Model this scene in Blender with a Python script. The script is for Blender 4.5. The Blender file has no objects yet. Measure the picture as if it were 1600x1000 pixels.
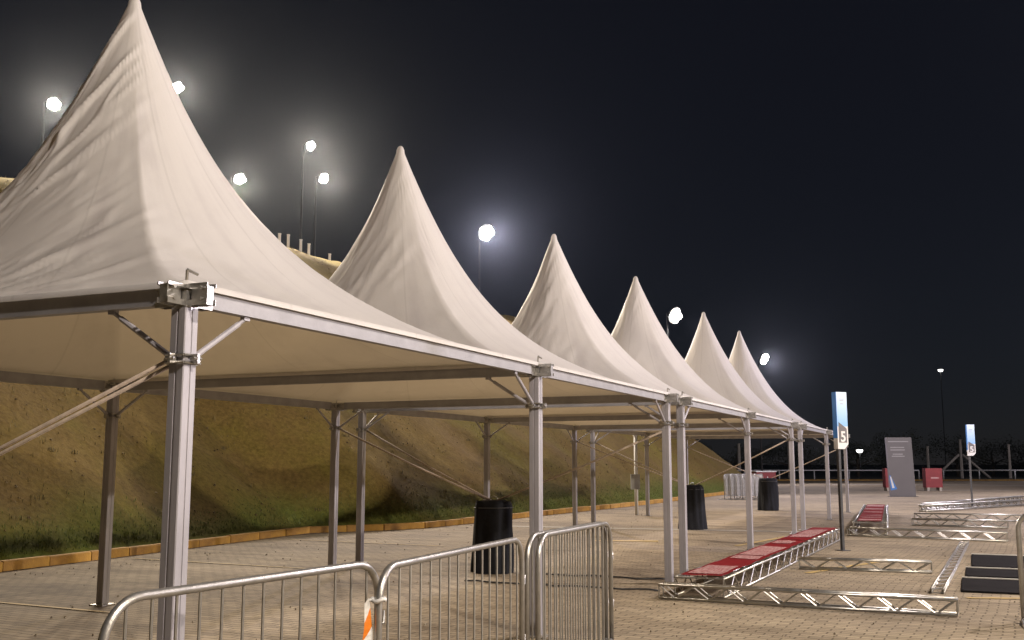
import bpy, math, random
from mathutils import Vector, Matrix, noise
random.seed(7)
sc = bpy.context.scene
COL = sc.collection
PI = math.pi

# ------------------------------------------------------------------ camera
cam_d = bpy.data.cameras.new('camera')
cam = bpy.data.objects.new('camera', cam_d); COL.objects.link(cam)
cam_d.sensor_width = 36.0
cam_d.lens = 36.0 * 1613.4 / 1600.0
cam_d.clip_start = 0.05
cam_d.clip_end = 2000
cam.location = (0, 0, 1.589)
cam.rotation_euler = (PI / 2 + 0.1378, 0, 0)
sc.camera = cam

# ------------------------------------------------------------------ night sky
world = bpy.data.worlds.new('World'); sc.world = world
world.use_nodes = True
wn, wl = world.node_tree.nodes, world.node_tree.links
bg = wn['Background']
sky = wn.new('ShaderNodeTexSky'); sky.sky_type = 'NISHITA'
sky.sun_disc = False
sky.sun_elevation = math.radians(40)
sky.sun_rotation = math.radians(250)
sky.air_density = 1.0; sky.dust_density = 0.0; sky.ozone_density = 2.0
hs = wn.new('ShaderNodeHueSaturation'); hs.inputs['Saturation'].default_value = 0.8
wl.new(sky.outputs[0], hs.inputs['Color'])
dim = wn.new('ShaderNodeVectorMath'); dim.operation = 'SCALE'; dim.inputs['Scale'].default_value = 0.0009
wl.new(hs.outputs[0], dim.inputs[0])
night = wn.new('ShaderNodeVectorMath'); night.operation = 'ADD'; night.inputs[1].default_value = (0.0034, 0.0036, 0.0062)
wl.new(dim.outputs[0], night.inputs[0]); wl.new(night.outputs[0], bg.inputs['Color'])
bg.inputs['Strength'].default_value = 1.0

# ------------------------------------------------------------------ exposure
sc.view_settings.view_transform = 'Standard'
sc.view_settings.look = 'None'
sc.view_settings.exposure = 0.0
sc.view_settings.gamma = 1.0
sc.view_settings.use_curve_mapping = False
sc.cycles.use_denoising = True
sc.cycles.max_bounces = 6
sc.cycles.diffuse_bounces = 3
sc.cycles.adaptive_threshold = 0.02
sc.cycles.glossy_bounces = 3
sc.cycles.transmission_bounces = 4
sc.cycles.volume_bounces = 0
sc.cycles.caustics_reflective = False
sc.cycles.caustics_refractive = False
sc.cycles.sample_clamp_indirect = 4.0

# lot frame: s runs along the row of tents, t from the lot towards the bank
RX, RY = 0.40339, 0.91503
OX, OY = -1.7332, 5.413
ROT = math.atan2(RY, RX)
def rw(s, t, z=0.0):
    return Vector((OX + s * RX - t * RY, OY + s * RY + t * RX, z))

# key light strengths (watts) of the flood masts standing in the lot
KEY = 4700.0
BACK = 8500.0

# ------------------------------------------------------------------ materials
def new_mat(name):
    m = bpy.data.materials.new(name); m.use_nodes = True
    return m, m.node_tree.nodes, m.node_tree.links, m.node_tree.nodes['Principled BSDF']

def mat(name, col, rough=0.6, metal=0.0, var=0.12, scale=6.0, bump=0.0, bscale=40.0, spec=0.5, col2=None, stretch=None):
    m, n, l, b = new_mat(name)
    tc = n.new('ShaderNodeTexCoord')
    src = tc.outputs['Object']
    if stretch:
        mp = n.new('ShaderNodeMapping'); mp.inputs['Scale'].default_value = stretch
        l.new(src, mp.inputs['Vector']); src = mp.outputs[0]
    nz = n.new('ShaderNodeTexNoise'); nz.inputs['Scale'].default_value = scale
    nz.inputs['Detail'].default_value = 6; nz.inputs['Roughness'].default_value = 0.65
    l.new(src, nz.inputs['Vector'])
    cr = n.new('ShaderNodeValToRGB')
    c2 = col2 or tuple(c * (1 - 2 * var) for c in col)
    cr.color_ramp.elements[0].position = 0.3; cr.color_ramp.elements[0].color = (*c2, 1)
    cr.color_ramp.elements[1].position = 0.65; cr.color_ramp.elements[1].color = (*col, 1)
    l.new(nz.outputs['Fac'], cr.inputs['Fac']); l.new(cr.outputs[0], b.inputs['Base Color'])
    b.inputs['Roughness'].default_value = rough
    b.inputs['Metallic'].default_value = metal
    b.inputs['Specular IOR Level'].default_value = spec
    if metal > 0.3:
        mr = n.new('ShaderNodeMapRange'); mr.inputs['To Min'].default_value = rough * 1.35; mr.inputs['To Max'].default_value = rough * 0.75
        l.new(nz.outputs['Fac'], mr.inputs['Value']); l.new(mr.outputs[0], b.inputs['Roughness'])
    if bump:
        nb = n.new('ShaderNodeTexNoise'); nb.inputs['Scale'].default_value = bscale; nb.inputs['Detail'].default_value = 4
        l.new(src, nb.inputs['Vector'])
        bp = n.new('ShaderNodeBump'); bp.inputs['Strength'].default_value = bump; bp.inputs['Distance'].default_value = 0.02
        l.new(nb.outputs['Fac'], bp.inputs['Height']); l.new(bp.outputs[0], b.inputs['Normal'])
    return m

def emit(name, col, strength):
    m, n, l, b = new_mat(name)
    b.inputs['Base Color'].default_value = (*col, 1)
    b.inputs['Emission Color'].default_value = (*col, 1)
    b.inputs['Emission Strength'].default_value = strength
    return m

ALU = mat('brushed_aluminium', (0.44, 0.425, 0.46), 0.5, 0.12, 0.13, 5, 0.05, 60, stretch=(1, 1, 0.25))
ALU_BEAM = mat('worn_aluminium_beam', (0.37, 0.365, 0.385), 0.5, 0.15, 0.12, 4, 0.04, 50)
GALV = mat('galvanised_tube', (0.50, 0.485, 0.46), 0.36, 0.8, 0.18, 9, 0.05, 90)
TRUSS = mat('truss_aluminium', (0.58, 0.56, 0.52), 0.3, 0.85, 0.18, 7)
RAIL = mat('pale_deck_rail', (0.58, 0.55, 0.48), 0.6, 0.0, 0.12, 6)
STEEL = mat('zinc_plated_steel', (0.6, 0.58, 0.55), 0.35, 0.8, 0.2, 18)
DARKSTEEL = mat('dark_steel', (0.08, 0.08, 0.085), 0.5, 0.3, 0.2, 12)
STRAP = mat('woven_strap', (0.55, 0.45, 0.36), 0.85, 0, 0.15, 20)
BLACKFAB = mat('black_cover_fabric', (0.011, 0.012, 0.017), 0.8, 0, 0.25, 14, 0.25, 30, spec=0.25)
KERB = mat('worn_yellow_kerb_paint', (0.62, 0.35, 0.07), 0.85, 0, 0.0, 3.2, 0.35, 30, col2=(0.36, 0.19, 0.06))
CONC = mat('pale_concrete', (0.42, 0.38, 0.31), 0.9, 0, 0.12, 3, 0.25, 40)
CONC_POST = mat('weathered_concrete_post', (0.40, 0.36, 0.30), 0.9, 0, 0.15, 5, 0.2, 30)
YELLOW = mat('worn_yellow_paint', (0.50, 0.34, 0.10), 0.8, 0, 0.0, 5, col2=(0.33, 0.26, 0.15))
REDBOX = mat('red_painted_panel', (0.24, 0.022, 0.024), 0.6, 0, 0.15, 3)
RED = mat('red_vinyl', (0.21, 0.008, 0.011), 0.75, 0, 0.12, 3, spec=0.12)
PINK = mat('pale_print', (0.50, 0.33, 0.31), 0.75, 0, 0.0, 5, col2=(0.24, 0.03, 0.03), stretch=(1.2, 9, 1), spec=0.15)
WHITE = mat('white_paint', (0.75, 0.74, 0.72), 0.5, 0, 0.06, 4)
SIGNGREY = mat('grey_totem_panel', (0.15, 0.14, 0.145), 0.5, 0, 0.06, 2)
SIGNTEXT = mat('grey_lettering', (0.42, 0.41, 0.42), 0.6, 0, 0.1, 9)
BLUE = mat('blue_print', (0.05, 0.22, 0.62), 0.4, 0, 0.08, 3)
DECK = mat('black_stage_deck', (0.016, 0.014, 0.014), 0.95, 0, 0.2, 3, 0.1, 60, spec=0.1)
WOODGREY = mat('white_stake', (0.8, 0.78, 0.74), 0.7, 0, 0.05, 4)
EBOX = mat('grey_electric_box', (0.36, 0.36, 0.34), 0.5, 0, 0.1, 5)
BARK = mat('tree_bark', (0.10, 0.075, 0.05), 0.95, 0, 0.25, 9, 0.4, 20)
POLE = mat('dark_painted_pole', (0.02, 0.02, 0.023), 0.6, 0.0, 0.15, 4)
LENS = emit('lit_flood_lens', (1.0, 0.95, 0.86), 60.0)
LENS_FAR = emit('lit_far_lens', (1.0, 0.97, 0.92), 8.0)

def leaf_mat(name, c1, c2):
    m, n, l, b = new_mat(name)
    oi = n.new('ShaderNodeNewGeometry')
    cr = n.new('ShaderNodeValToRGB')
    cr.color_ramp.elements[0].color = (*c1, 1); cr.color_ramp.elements[1].color = (*c2, 1)
    l.new(oi.outputs['Random Per Island'], cr.inputs['Fac']); l.new(cr.outputs[0], b.inputs['Base Color'])
    b.inputs['Roughness'].default_value = 0.7
    return m
LEAF = leaf_mat('dark_leaf', (0.018, 0.026, 0.010), (0.04, 0.048, 0.02))
GRASS = leaf_mat('green_grass_blade', (0.085, 0.12, 0.022), (0.16, 0.19, 0.045))
DRYGRASS = leaf_mat('dry_grass_blade', (0.10, 0.08, 0.025), (0.20, 0.15, 0.05))

def fabric_mat():
    m, n, l, b = new_mat('white_tent_membrane')
    out = n['Material Output']
    uv = n.new('ShaderNodeUVMap'); uv.uv_map = 'cone'
    tc = n.new('ShaderNodeTexCoord')
    # dirt: broad grey-brown mottling and run-off streaks
    nz = n.new('ShaderNodeTexNoise'); nz.inputs['Scale'].default_value = 0.9; nz.inputs['Detail'].default_value = 8
    nz.inputs['Roughness'].default_value = 0.7
    l.new(tc.outputs['Object'], nz.inputs['Vector'])
    mp = n.new('ShaderNodeMapping'); mp.inputs['Scale'].default_value = (46, 2.4, 1)
    l.new(uv.outputs[0], mp.inputs['Vector'])
    ns = n.new('ShaderNodeTexNoise'); ns.inputs['Scale'].default_value = 1.0; ns.inputs['Detail'].default_value = 5
    l.new(mp.outputs[0], ns.inputs['Vector'])
    ad = n.new('ShaderNodeMath'); ad.operation = 'ADD'
    l.new(nz.outputs['Fac'], ad.inputs[0]); l.new(ns.outputs['Fac'], ad.inputs[1])
    cr = n.new('ShaderNodeValToRGB')
    cr.color_ramp.elements[0].position = 0.62; cr.color_ramp.elements[0].color = (0.60, 0.572, 0.575, 1)
    cr.color_ramp.elements[1].position = 1.12 if False else 1.0; cr.color_ramp.elements[1].color = (0.72, 0.695, 0.682, 1)
    l.new(ad.outputs[0], cr.inputs['Fac'])
    su = n.new('ShaderNodeSeparateXYZ'); l.new(uv.outputs[0], su.inputs[0])
    m1 = n.new('ShaderNodeMath'); m1.operation = 'MULTIPLY'; m1.inputs[1].default_value = 12.0; l.new(su.outputs['X'], m1.inputs[0])
    m2 = n.new('ShaderNodeMath'); m2.operation = 'PINGPONG'; m2.inputs[1].default_value = 0.5; l.new(m1.outputs[0], m2.inputs[0])
    m3 = n.new('ShaderNodeMath'); m3.operation = 'MULTIPLY'; l.new(m2.outputs[0], m3.inputs[0]); l.new(su.outputs['Y'], m3.inputs[1])
    m4 = n.new('ShaderNodeMapRange'); m4.inputs['From Min'].default_value = 0.004; m4.inputs['From Max'].default_value = 0.010
    m4.inputs['To Min'].default_value = 0.90; m4.inputs['To Max'].default_value = 1.0
    l.new(m3.outputs[0], m4.inputs['Value'])
    sm = n.new('ShaderNodeMixRGB'); sm.blend_type = 'MULTIPLY'; sm.inputs[0].default_value = 1
    l.new(cr.outputs[0], sm.inputs[1]); l.new(m4.outputs[0], sm.inputs[2])
    l.new(sm.outputs[0], b.inputs['Base Color'])
    b.inputs['Roughness'].default_value = 0.55
    b.inputs['Specular IOR Level'].default_value = 0.3
    # fine tension wrinkles along the fall line
    mp2 = n.new('ShaderNodeMapping'); mp2.inputs['Scale'].default_value = (70, 7, 1)
    l.new(uv.outputs[0], mp2.inputs['Vector'])
    nw = n.new('ShaderNodeTexNoise'); nw.inputs['Scale'].default_value = 1.0; nw.inputs['Detail'].default_value = 3
    nw.inputs['Distortion'].default_value = 0.6
    l.new(mp2.outputs[0], nw.inputs['Vector'])
    bp = n.new('ShaderNodeBump'); bp.inputs['Strength'].default_value = 0.06; bp.inputs['Distance'].default_value = 0.03
    l.new(nw.outputs['Fac'], bp.inputs['Height']); l.new(bp.outputs[0], b.inputs['Normal'])
    tr = n.new('ShaderNodeBsdfTranslucent'); tr.inputs['Color'].default_value = (0.55, 0.43, 0.25, 1)
    mx = n.new('ShaderNodeMixShader'); mx.inputs[0].default_value = 0.23
    l.new(b.outputs[0], mx.inputs[1]); l.new(tr.outputs[0], mx.inputs[2])
    l.new(mx.outputs[0], out.inputs['Surface'])
    return m
FABRIC = fabric_mat()

def paving_mat():
    m, n, l, b = new_mat('interlocking_concrete_pavers')
    tc = n.new('ShaderNodeTexCoord')
    br = n.new('ShaderNodeTexBrick')
    br.inputs['Scale'].default_value = 1.0
    br.inputs['Brick Width'].default_value = 0.21; br.inputs['Row Height'].default_value = 0.105
    br.inputs['Mortar Size'].default_value = 0.009; br.inputs['Mortar Smooth'].default_value = 0.3
    br.inputs['Bias'].default_value = 0.0
    br.inputs['Color1'].default_value = (0.375, 0.313, 0.224, 1)
    br.inputs['Color2'].default_value = (0.275, 0.228, 0.162, 1)
    br.inputs['Mortar'].default_value = (0.15, 0.122, 0.085, 1)
    # the pavers lie a little wavy
    nd = n.new('ShaderNodeTexNoise'); nd.inputs['Scale'].default_value = 0.7; nd.inputs['Detail'].default_value = 2
    l.new(tc.outputs['Object'], nd.inputs['Vector'])
    vm = n.new('ShaderNodeVectorMath'); vm.operation = 'MULTIPLY_ADD'
    vm.inputs[1].default_value = (0.12, 0.12, 0); l.new(nd.outputs['Color'], vm.inputs[0]); l.new(tc.outputs['Object'], vm.inputs[2])
    mrot = n.new('ShaderNodeMapping'); mrot.inputs['Rotation'].default_value = (0, 0, PI / 2 + 0.06)
    l.new(vm.outputs[0], mrot.inputs['Vector']); l.new(mrot.outputs[0], br.inputs['Vector'])
    n1 = n.new('ShaderNodeTexNoise'); n1.inputs['Scale'].default_value = 0.22; n1.inputs['Detail'].default_value = 9; n1.inputs['Roughness'].default_value = 0.68
    l.new(tc.outputs['Object'], n1.inputs['Vector'])
    cr = n.new('ShaderNodeValToRGB')
    cr.color_ramp.elements[0].position = 0.33; cr.color_ramp.elements[0].color = (0.72, 0.70, 0.70, 1)
    cr.color_ramp.elements[1].position = 0.68; cr.color_ramp.elements[1].color = (1.2, 1.17, 1.1, 1)
    l.new(n1.outputs['Fac'], cr.inputs['Fac'])
    mp = n.new('ShaderNodeMapping'); mp.inputs['Scale'].default_value = (0.9, 0.16, 1)
    l.new(tc.outputs['Object'], mp.inputs['Vector'])
    n2 = n.new('ShaderNodeTexNoise'); n2.inputs['Scale'].default_value = 2.2; n2.inputs['Detail'].default_value = 6
    l.new(mp.outputs[0], n2.inputs['Vector'])
    cr2 = n.new('ShaderNodeValToRGB')
    cr2.color_ramp.elements[0].position = 0.30; cr2.color_ramp.elements[0].color = (0.60, 0.58, 0.56, 1)
    cr2.color_ramp.elements[1].position = 0.5; cr2.color_ramp.elements[1].color = (1, 1, 1, 1)
    l.new(n2.outputs['Fac'], cr2.inputs['Fac'])
    x1 = n.new('ShaderNodeMixRGB'); x1.blend_type = 'MULTIPLY'; x1.inputs[0].default_value = 1
    l.new(br.outputs['Color'], x1.inputs[1]); l.new(cr.outputs[0], x1.inputs[2])
    x2 = n.new('ShaderNodeMixRGB'); x2.blend_type = 'MULTIPLY'; x2.inputs[0].default_value = 1
    l.new(x1.outputs[0], x2.inputs[1]); l.new(cr2.outputs[0], x2.inputs[2])
    l.new(x2.outputs[0], b.inputs['Base Color'])
    b.inputs['Roughness'].default_value = 0.9; b.inputs['Specular IOR Level'].default_value = 0.25
    mth = n.new('ShaderNodeMath'); mth.operation = 'MULTIPLY_ADD'; mth.inputs[1].default_value = -1.0; mth.inputs[2].default_value = 1.0
    l.new(br.outputs['Fac'], mth.inputs[0])
    n3 = n.new('ShaderNodeTexNoise'); n3.inputs['Scale'].default_value = 3.0; n3.inputs['Detail'].default_value = 7
    l.new(tc.outputs['Object'], n3.inputs['Vector'])
    ad = n.new('ShaderNodeMath'); ad.operation = 'ADD'
    l.new(mth.outputs[0], ad.inputs[0]); l.new(n3.outputs['Fac'], ad.inputs[1])
    bp = n.new('ShaderNodeBump'); bp.inputs['Strength'].default_value = 0.6; bp.inputs['Distance'].default_value = 0.012
    l.new(ad.outputs[0], bp.inputs['Height']); l.new(bp.outputs[0], b.inputs['Normal'])
    return m
PAVING = paving_mat()

def hill_mat():
    m, n, l, b = new_mat('bare_earth_bank')
    tc = n.new('ShaderNodeTexCoord')
    n1 = n.new('ShaderNodeTexNoise'); n1.inputs['Scale'].default_value = 0.45; n1.inputs['Detail'].default_value = 10; n1.inputs['Roughness'].default_value = 0.7
    l.new(tc.outputs['Object'], n1.inputs['Vector'])
    cr = n.new('ShaderNodeValToRGB')
    e = cr.color_ramp.elements
    e[0].position = 0.30; e[0].color = (0.145, 0.094, 0.032, 1)
    e[1].position = 0.72; e[1].color = (0.215, 0.155, 0.047, 1)
    k = e.new(0.5); k.color = (0.178, 0.122, 0.038, 1)
    l.new(n1.outputs['Fac'], cr.inputs['Fac'])
    # grassy olive patches
    n2 = n.new('ShaderNodeTexNoise'); n2.inputs['Scale'].default_value = 0.28; n2.inputs['Detail'].default_value = 8; n2.inputs['Roughness'].default_value = 0.65
    l.new(tc.outputs['Object'], n2.inputs['Vector'])
    cr2 = n.new('ShaderNodeValToRGB')
    cr2.color_ramp.elements[0].position = 0.48; cr2.color_ramp.elements[1].position = 0.66
    l.new(n2.outputs['Fac'], cr2.inputs['Fac'])
    mx = n.new('ShaderNodeMixRGB'); mx.inputs[2].default_value = (0.18, 0.145, 0.03, 1)
    l.new(cr2.outputs[0], mx.inputs[0]); l.new(cr.outputs[0], mx.inputs[1])
    # the grass sown along the foot of the bank (vertex attribute 'foot')
    at = n.new('ShaderNodeAttribute'); at.attribute_name = 'foot'
    mx2 = n.new('ShaderNodeMixRGB'); mx2.inputs[2].default_value = (0.115, 0.14, 0.026, 1)
    mf = n.new('ShaderNodeMath'); mf.operation = 'MULTIPLY'
    l.new(at.outputs['Fac'], mf.inputs[0]); 
    mr = n.new('ShaderNodeMapRange'); mr.inputs['From Min'].default_value = 0.3; mr.inputs['From Max'].default_value = 0.6; mr.inputs['To Min'].default_value = 0.35
    l.new(n1.outputs['Fac'], mr.inputs['Value']); l.new(mr.outputs[0], mf.inputs[1])
    l.new(mf.outputs[0], mx2.inputs[0]); l.new(mx.outputs[0], mx2.inputs[1])
    n4 = n.new('ShaderNodeTexNoise'); n4.inputs['Scale'].default_value = 9; n4.inputs['Detail'].default_value = 8; n4.inputs['Roughness'].default_value = 0.75
    l.new(tc.outputs['Object'], n4.inputs['Vector'])
    cr4 = n.new('ShaderNodeValToRGB')
    cr4.color_ramp.elements[0].position = 0.32; cr4.color_ramp.elements[0].color = (0.62, 0.6, 0.58, 1)
    cr4.color_ramp.elements[1].position = 0.62; cr4.color_ramp.elements[1].color = (1.12, 1.1, 1.08, 1)
    l.new(n4.outputs['Fac'], cr4.inputs['Fac'])
    mx4 = n.new('ShaderNodeMixRGB'); mx4.blend_type = 'MULTIPLY'; mx4.inputs[0].default_value = 1
    l.new(mx2.outputs[0], mx4.inputs[1]); l.new(cr4.outputs[0], mx4.inputs[2])
    l.new(mx4.outputs[0], b.inputs['Base Color'])
    b.inputs['Roughness'].default_value = 1.0; b.inputs['Specular IOR Level'].default_value = 0.1
    n3 = n.new('ShaderNodeTexNoise'); n3.inputs['Scale'].default_value = 5; n3.inputs['Detail'].default_value = 9; n3.inputs['Roughness'].default_value = 0.7
    l.new(tc.outputs['Object'], n3.inputs['Vector'])
    bp = n.new('ShaderNodeBump'); bp.inputs['Strength'].default_value = 0.45; bp.inputs['Distance'].default_value = 0.06
    l.new(n3.outputs['Fac'], bp.inputs['Height']); l.new(bp.outputs[0], b.inputs['Normal'])
    return m
HILL = hill_mat()
EARTH = mat('dark_far_ground', (0.07, 0.065, 0.04), 1.0, 0, 0.2, 0.2)

def sign_mat():
    # printed sign face: white at the top, deepening to light blue downwards
    m, n, l, b = new_mat('printed_blue_sign_face')
    tc = n.new('ShaderNodeTexCoord'); sp = n.new('ShaderNodeSeparateXYZ')
    l.new(tc.outputs['Object'], sp.inputs[0])
    mr = n.new('ShaderNodeMapRange'); mr.inputs['From Min'].default_value = 2.42; mr.inputs['From Max'].default_value = 3.06
    l.new(sp.outputs['Z'], mr.inputs['Value'])
    cr = n.new('ShaderNodeValToRGB')
    cr.color_ramp.elements[0].color = (0.25, 0.48, 0.80, 1); cr.color_ramp.elements[1].color = (0.62, 0.74, 0.86, 1)
    l.new(mr.outputs[0], cr.inputs['Fac']); l.new(cr.outputs[0], b.inputs['Base Color'])
    b.inputs['Roughness'].default_value = 0.35
    return m
SIGNFACE = sign_mat()

def tape_mat():
    m, n, l, b = new_mat('orange_white_tape')
    uv = n.new('ShaderNodeUVMap'); uv.uv_map = 'cone'
    sp = n.new('ShaderNodeSeparateXYZ'); l.new(uv.outputs[0], sp.inputs[0])
    a = n.new('ShaderNodeMath'); a.operation = 'ADD'; l.new(sp.outputs['X'], a.inputs[0]); l.new(sp.outputs['Y'], a.inputs[1])
    f = n.new('ShaderNodeMath'); f.operation = 'FRACT'; l.new(a.outputs[0], f.inputs[0])
    g = n.new('ShaderNodeMath'); g.operation = 'GREATER_THAN'; g.inputs[1].default_value = 0.5; l.new(f.outputs[0], g.inputs[0])
    mx = n.new('ShaderNodeMixRGB'); mx.inputs[1].default_value = (0.78, 0.76, 0.72, 1); mx.inputs[2].default_value = (0.8, 0.22, 0.015, 1)
    l.new(g.outputs[0], mx.inputs[0]); l.new(mx.outputs[0], b.inputs['Base Color'])
    b.inputs['Roughness'].default_value = 0.4
    return m
TAPE = tape_mat()

# ------------------------------------------------------------------ mesh helpers
class MB:
    def __init__(self):
        self.v = []; self.f = []
    def box(self, c, size, rot=None):
        c = Vector(c); sx, sy, sz = (q / 2 for q in size)
        b = len(self.v)
        for x in (-sx, sx):
            for y in (-sy, sy):
                for z in (-sz, sz):
                    p = Vector((x, y, z))
                    if rot is not None: p = rot @ p
                    self.v.append(c + p)
        for q in ((0, 1, 3, 2), (4, 6, 7, 5), (0, 4, 5, 1), (2, 3, 7, 6), (0, 2, 6, 4), (1, 5, 7, 3)):
            self.f.append(tuple(b + i for i in q))
        return self
    def sweep(self, pts, r, n=8, caps=True, radii=None):
        pts = [Vector(p) for p in pts]
        b = len(self.v)
        d0 = (pts[1] - pts[0]).normalized()
        up = Vector((0, 0, 1)) if abs(d0.z) < 0.95 else Vector((1, 0, 0))
        u = d0.cross(up).normalized()
        for i, p in enumerate(pts):
            if i == 0: d = pts[1] - pts[0]
            elif i == len(pts) - 1: d = pts[-1] - pts[-2]
            else: d = (pts[i + 1] - pts[i]).normalized() + (pts[i] - pts[i - 1]).normalized()
            d.normalize()
            u = (u - d * u.dot(d)).normalized(); w = d.cross(u)
            rr = radii[i] if radii else r
            for k in range(n):
                a = 2 * PI * k / n
                self.v.append(p + u * (math.cos(a) * rr) + w * (math.sin(a) * rr))
        for i in range(len(pts) - 1):
            for k in range(n):
                k2 = (k + 1) % n
                self.f.append((b + i * n + k, b + i * n + k2, b + (i + 1) * n + k2, b + (i + 1) * n + k))
        if caps:
            self.f.append(tuple(b + k for k in reversed(range(n))))
            e = b + (len(pts) - 1) * n
            self.f.append(tuple(e + k for k in range(n)))
        return self
    def poly_prism(self, pts2, y0, y1):
        # outline in x,z extruded along y
        b = len(self.v); n = len(pts2)
        for y in (y0, y1):
            for x, z in pts2: self.v.append(Vector((x, y, z)))
        self.f.append(tuple(b + i for i in range(n)))
        self.f.append(tuple(b + n + i for i in reversed(range(n))))
        for i in range(n):
            j = (i + 1) % n
            self.f.append((b + j, b + i, b + n + i, b + n + j))
        return self
    def mesh(self, name, m, smooth=False):
        me = bpy.data.meshes.new(name)
        me.from_pydata([tuple(p) for p in self.v], [], self.f)
        me.materials.append(m)
        if smooth:
            me.polygons.foreach_set('use_smooth', [True] * len(me.polygons))
        me.update()
        return me
    def build(self, name, m, parent=None, smooth=False, loc=(0, 0, 0)):
        return link(name, self.mesh(name, m, smooth), parent, loc)

def link(name, data, parent=None, loc=(0, 0, 0), rz=0.0):
    o = bpy.data.objects.new(name, data); COL.objects.link(o)
    o.location = loc; o.rotation_euler = (0, 0, rz)
    if parent: o.parent = parent
    return o
def tag(o, label=None, cat=None, group=None, kind=None):
    if label: o['label'] = label
    if cat: o['category'] = cat
    if group: o['group'] = group
    if kind: o['kind'] = kind
    return o
def thing(name, label, cat, loc=(0, 0, 0), rz=0.0, group=None):
    o = link(name, None, None, loc, rz); o.empty_display_size = 0.2
    return tag(o, label, cat, group)
_cache = {}
def tube(name, p0, p1, r, m, parent, n=8):
    """one straight tube as its own part; alike tubes share their mesh"""
    p0, p1 = Vector(p0), Vector(p1); d = p1 - p0
    key = (name, round(d.x, 3), round(d.y, 3), round(d.z, 3), r, m.name, n)
    if key not in _cache:
        _cache[key] = MB().sweep([(0, 0, 0), d], r, n).mesh(name, m, n >= 8)
    return link(name, _cache[key], parent, p0)
def shade_auto(me, ang=40):
    try: me.set_sharp_from_angle(angle=math.radians(ang))
    except Exception: pass

# ------------------------------------------------------------------ ground
g = MB(); g.f.append((0, 1, 2, 3)); g.v += [Vector(p) for p in ((-700, -300, -0.012), (700, -300, -0.012), (700, 1100, -0.012), (-700, 1100, -0.012))]
tag(g.build('ground', EARTH), kind='structure')
p = MB(); p.v += [Vector(q) for q in ((-30, -70, 0), (98, -70, 0), (98, 12, 0), (-30, 12, 0))]; p.f.append((0, 1, 2, 3))
pv = p.build('paving', PAVING, None, False, (OX, OY, 0)); pv.rotation_euler = (0, 0, ROT)
tag(pv, kind='structure')

def strip(name, m, a, b, w, z, kind='structure', n=1):
    a, b = Vector(a), Vector(b); d = (b - a).normalized(); s = Vector((-d.y, d.x, 0)) * (w / 2)
    q = MB(); q.v += [a + s, a - s, b - s, b + s]; q.f.append((0, 1, 2, 3))
    o = q.build(name, m, None, False, (0, 0, z))
    return tag(o, kind=kind)
strip('concrete_band', CONC, rw(20.15, 7.4), rw(21.0, -0.9), 0.42, 0.004)
strip('concrete_band', CONC, rw(62.4, -1.0), rw(64.6, -6.0), 0.6, 0.004)
strip('concrete_band', CONC, rw(78, 6.0), rw(80, -9.0), 1.4, 0.004)
for s, t0, t1 in ((4.42, 4.6, 9.0), (9.15, 5.3, 9.2), (13.8, 5.6, 9.4)):
    strip('painted_line', YELLOW, rw(s, t0), rw(s + 0.25, t1), 0.07, 0.008)
strip('painted_line', YELLOW, Vector((4.35, 20.4, 0)), Vector((7.5, 25.3, 0)), 0.14, 0.008)
strip('painted_line', YELLOW, Vector((4.3, 15.4, 0)), Vector((6.3, 17.5, 0)), 0.12, 0.008)
strip('painted_line', YELLOW, Vector((1.7, 21.75, 0)), Vector((3.0, 21.6, 0)), 0.32, 0.008)
strip('painted_line', YELLOW, Vector((5.4, 12.6, 0)), Vector((6.4, 12.5, 0)), 0.12, 0.008)

# ------------------------------------------------------------------ kerb of single painted stones
KP = [(-22, 9.1), (-6, 9.25), (7.0, 9.48), (10.7, 9.8), (16.0, 10.3), (17.5, 9.2), (18.6, 8.7), (20.5, 8.6), (28.2, 8.25), (34, 7.9), (49, 7.9), (60, 8.0), (66, 11.0), (72, 17.0)]
def kerb_t(s):
    for (a, ta), (b, tb) in zip(KP, KP[1:]):
        if a <= s <= b: return ta + (tb - ta) * (s - a) / (b - a)
    return KP[0][1] if s < KP[0][0] else KP[-1][1]
kerb_root = link('kerb', None); kerb_root.empty_display_size = 0.2; tag(kerb_root, kind='structure')
def kerb_mesh(k):
    random.seed(100 + k)
    L, w, h, c = 0.985, 0.13, 0.15 + random.uniform(-.006, .006), 0.018
    q = MB()
    prof = [(-w / 2, 0), (-w / 2, h - c), (-w / 2 + c, h), (w / 2 - c, h), (w / 2, h - c), (w / 2, 0)]
    for x in (-L / 2, L / 2):
        for y, z in prof: q.v.append(Vector((x, y, z)))
    n = len(prof)
    for i in range(n):
        j = (i + 1) % n; q.f.append((j, i, n + i, n + j))
    q.f.append(tuple(range(n))); q.f.append(tuple(n + i for i in reversed(range(n))))
    return q.mesh('kerb_stone', KERB)
kmeshes = [kerb_mesh(k) for k in range(4)]
pts = [rw(s, t) for s, t in KP]
i = 0
random.seed(5)
for a, b in zip(pts, pts[1:]):
    d = b - a; n = max(1, round(d.length / 1.0)); rz = math.atan2(d.y, d.x)
    for k in range(n):
        c = a + d * ((k + .5) / n)
        o = link('kerb_stone', kmeshes[i % 4], kerb_root, (c.x, c.y, random.uniform(-.006, .004)), rz + random.uniform(-.008, .008))
        o.scale.x = d.length / n
        i += 1

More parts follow.
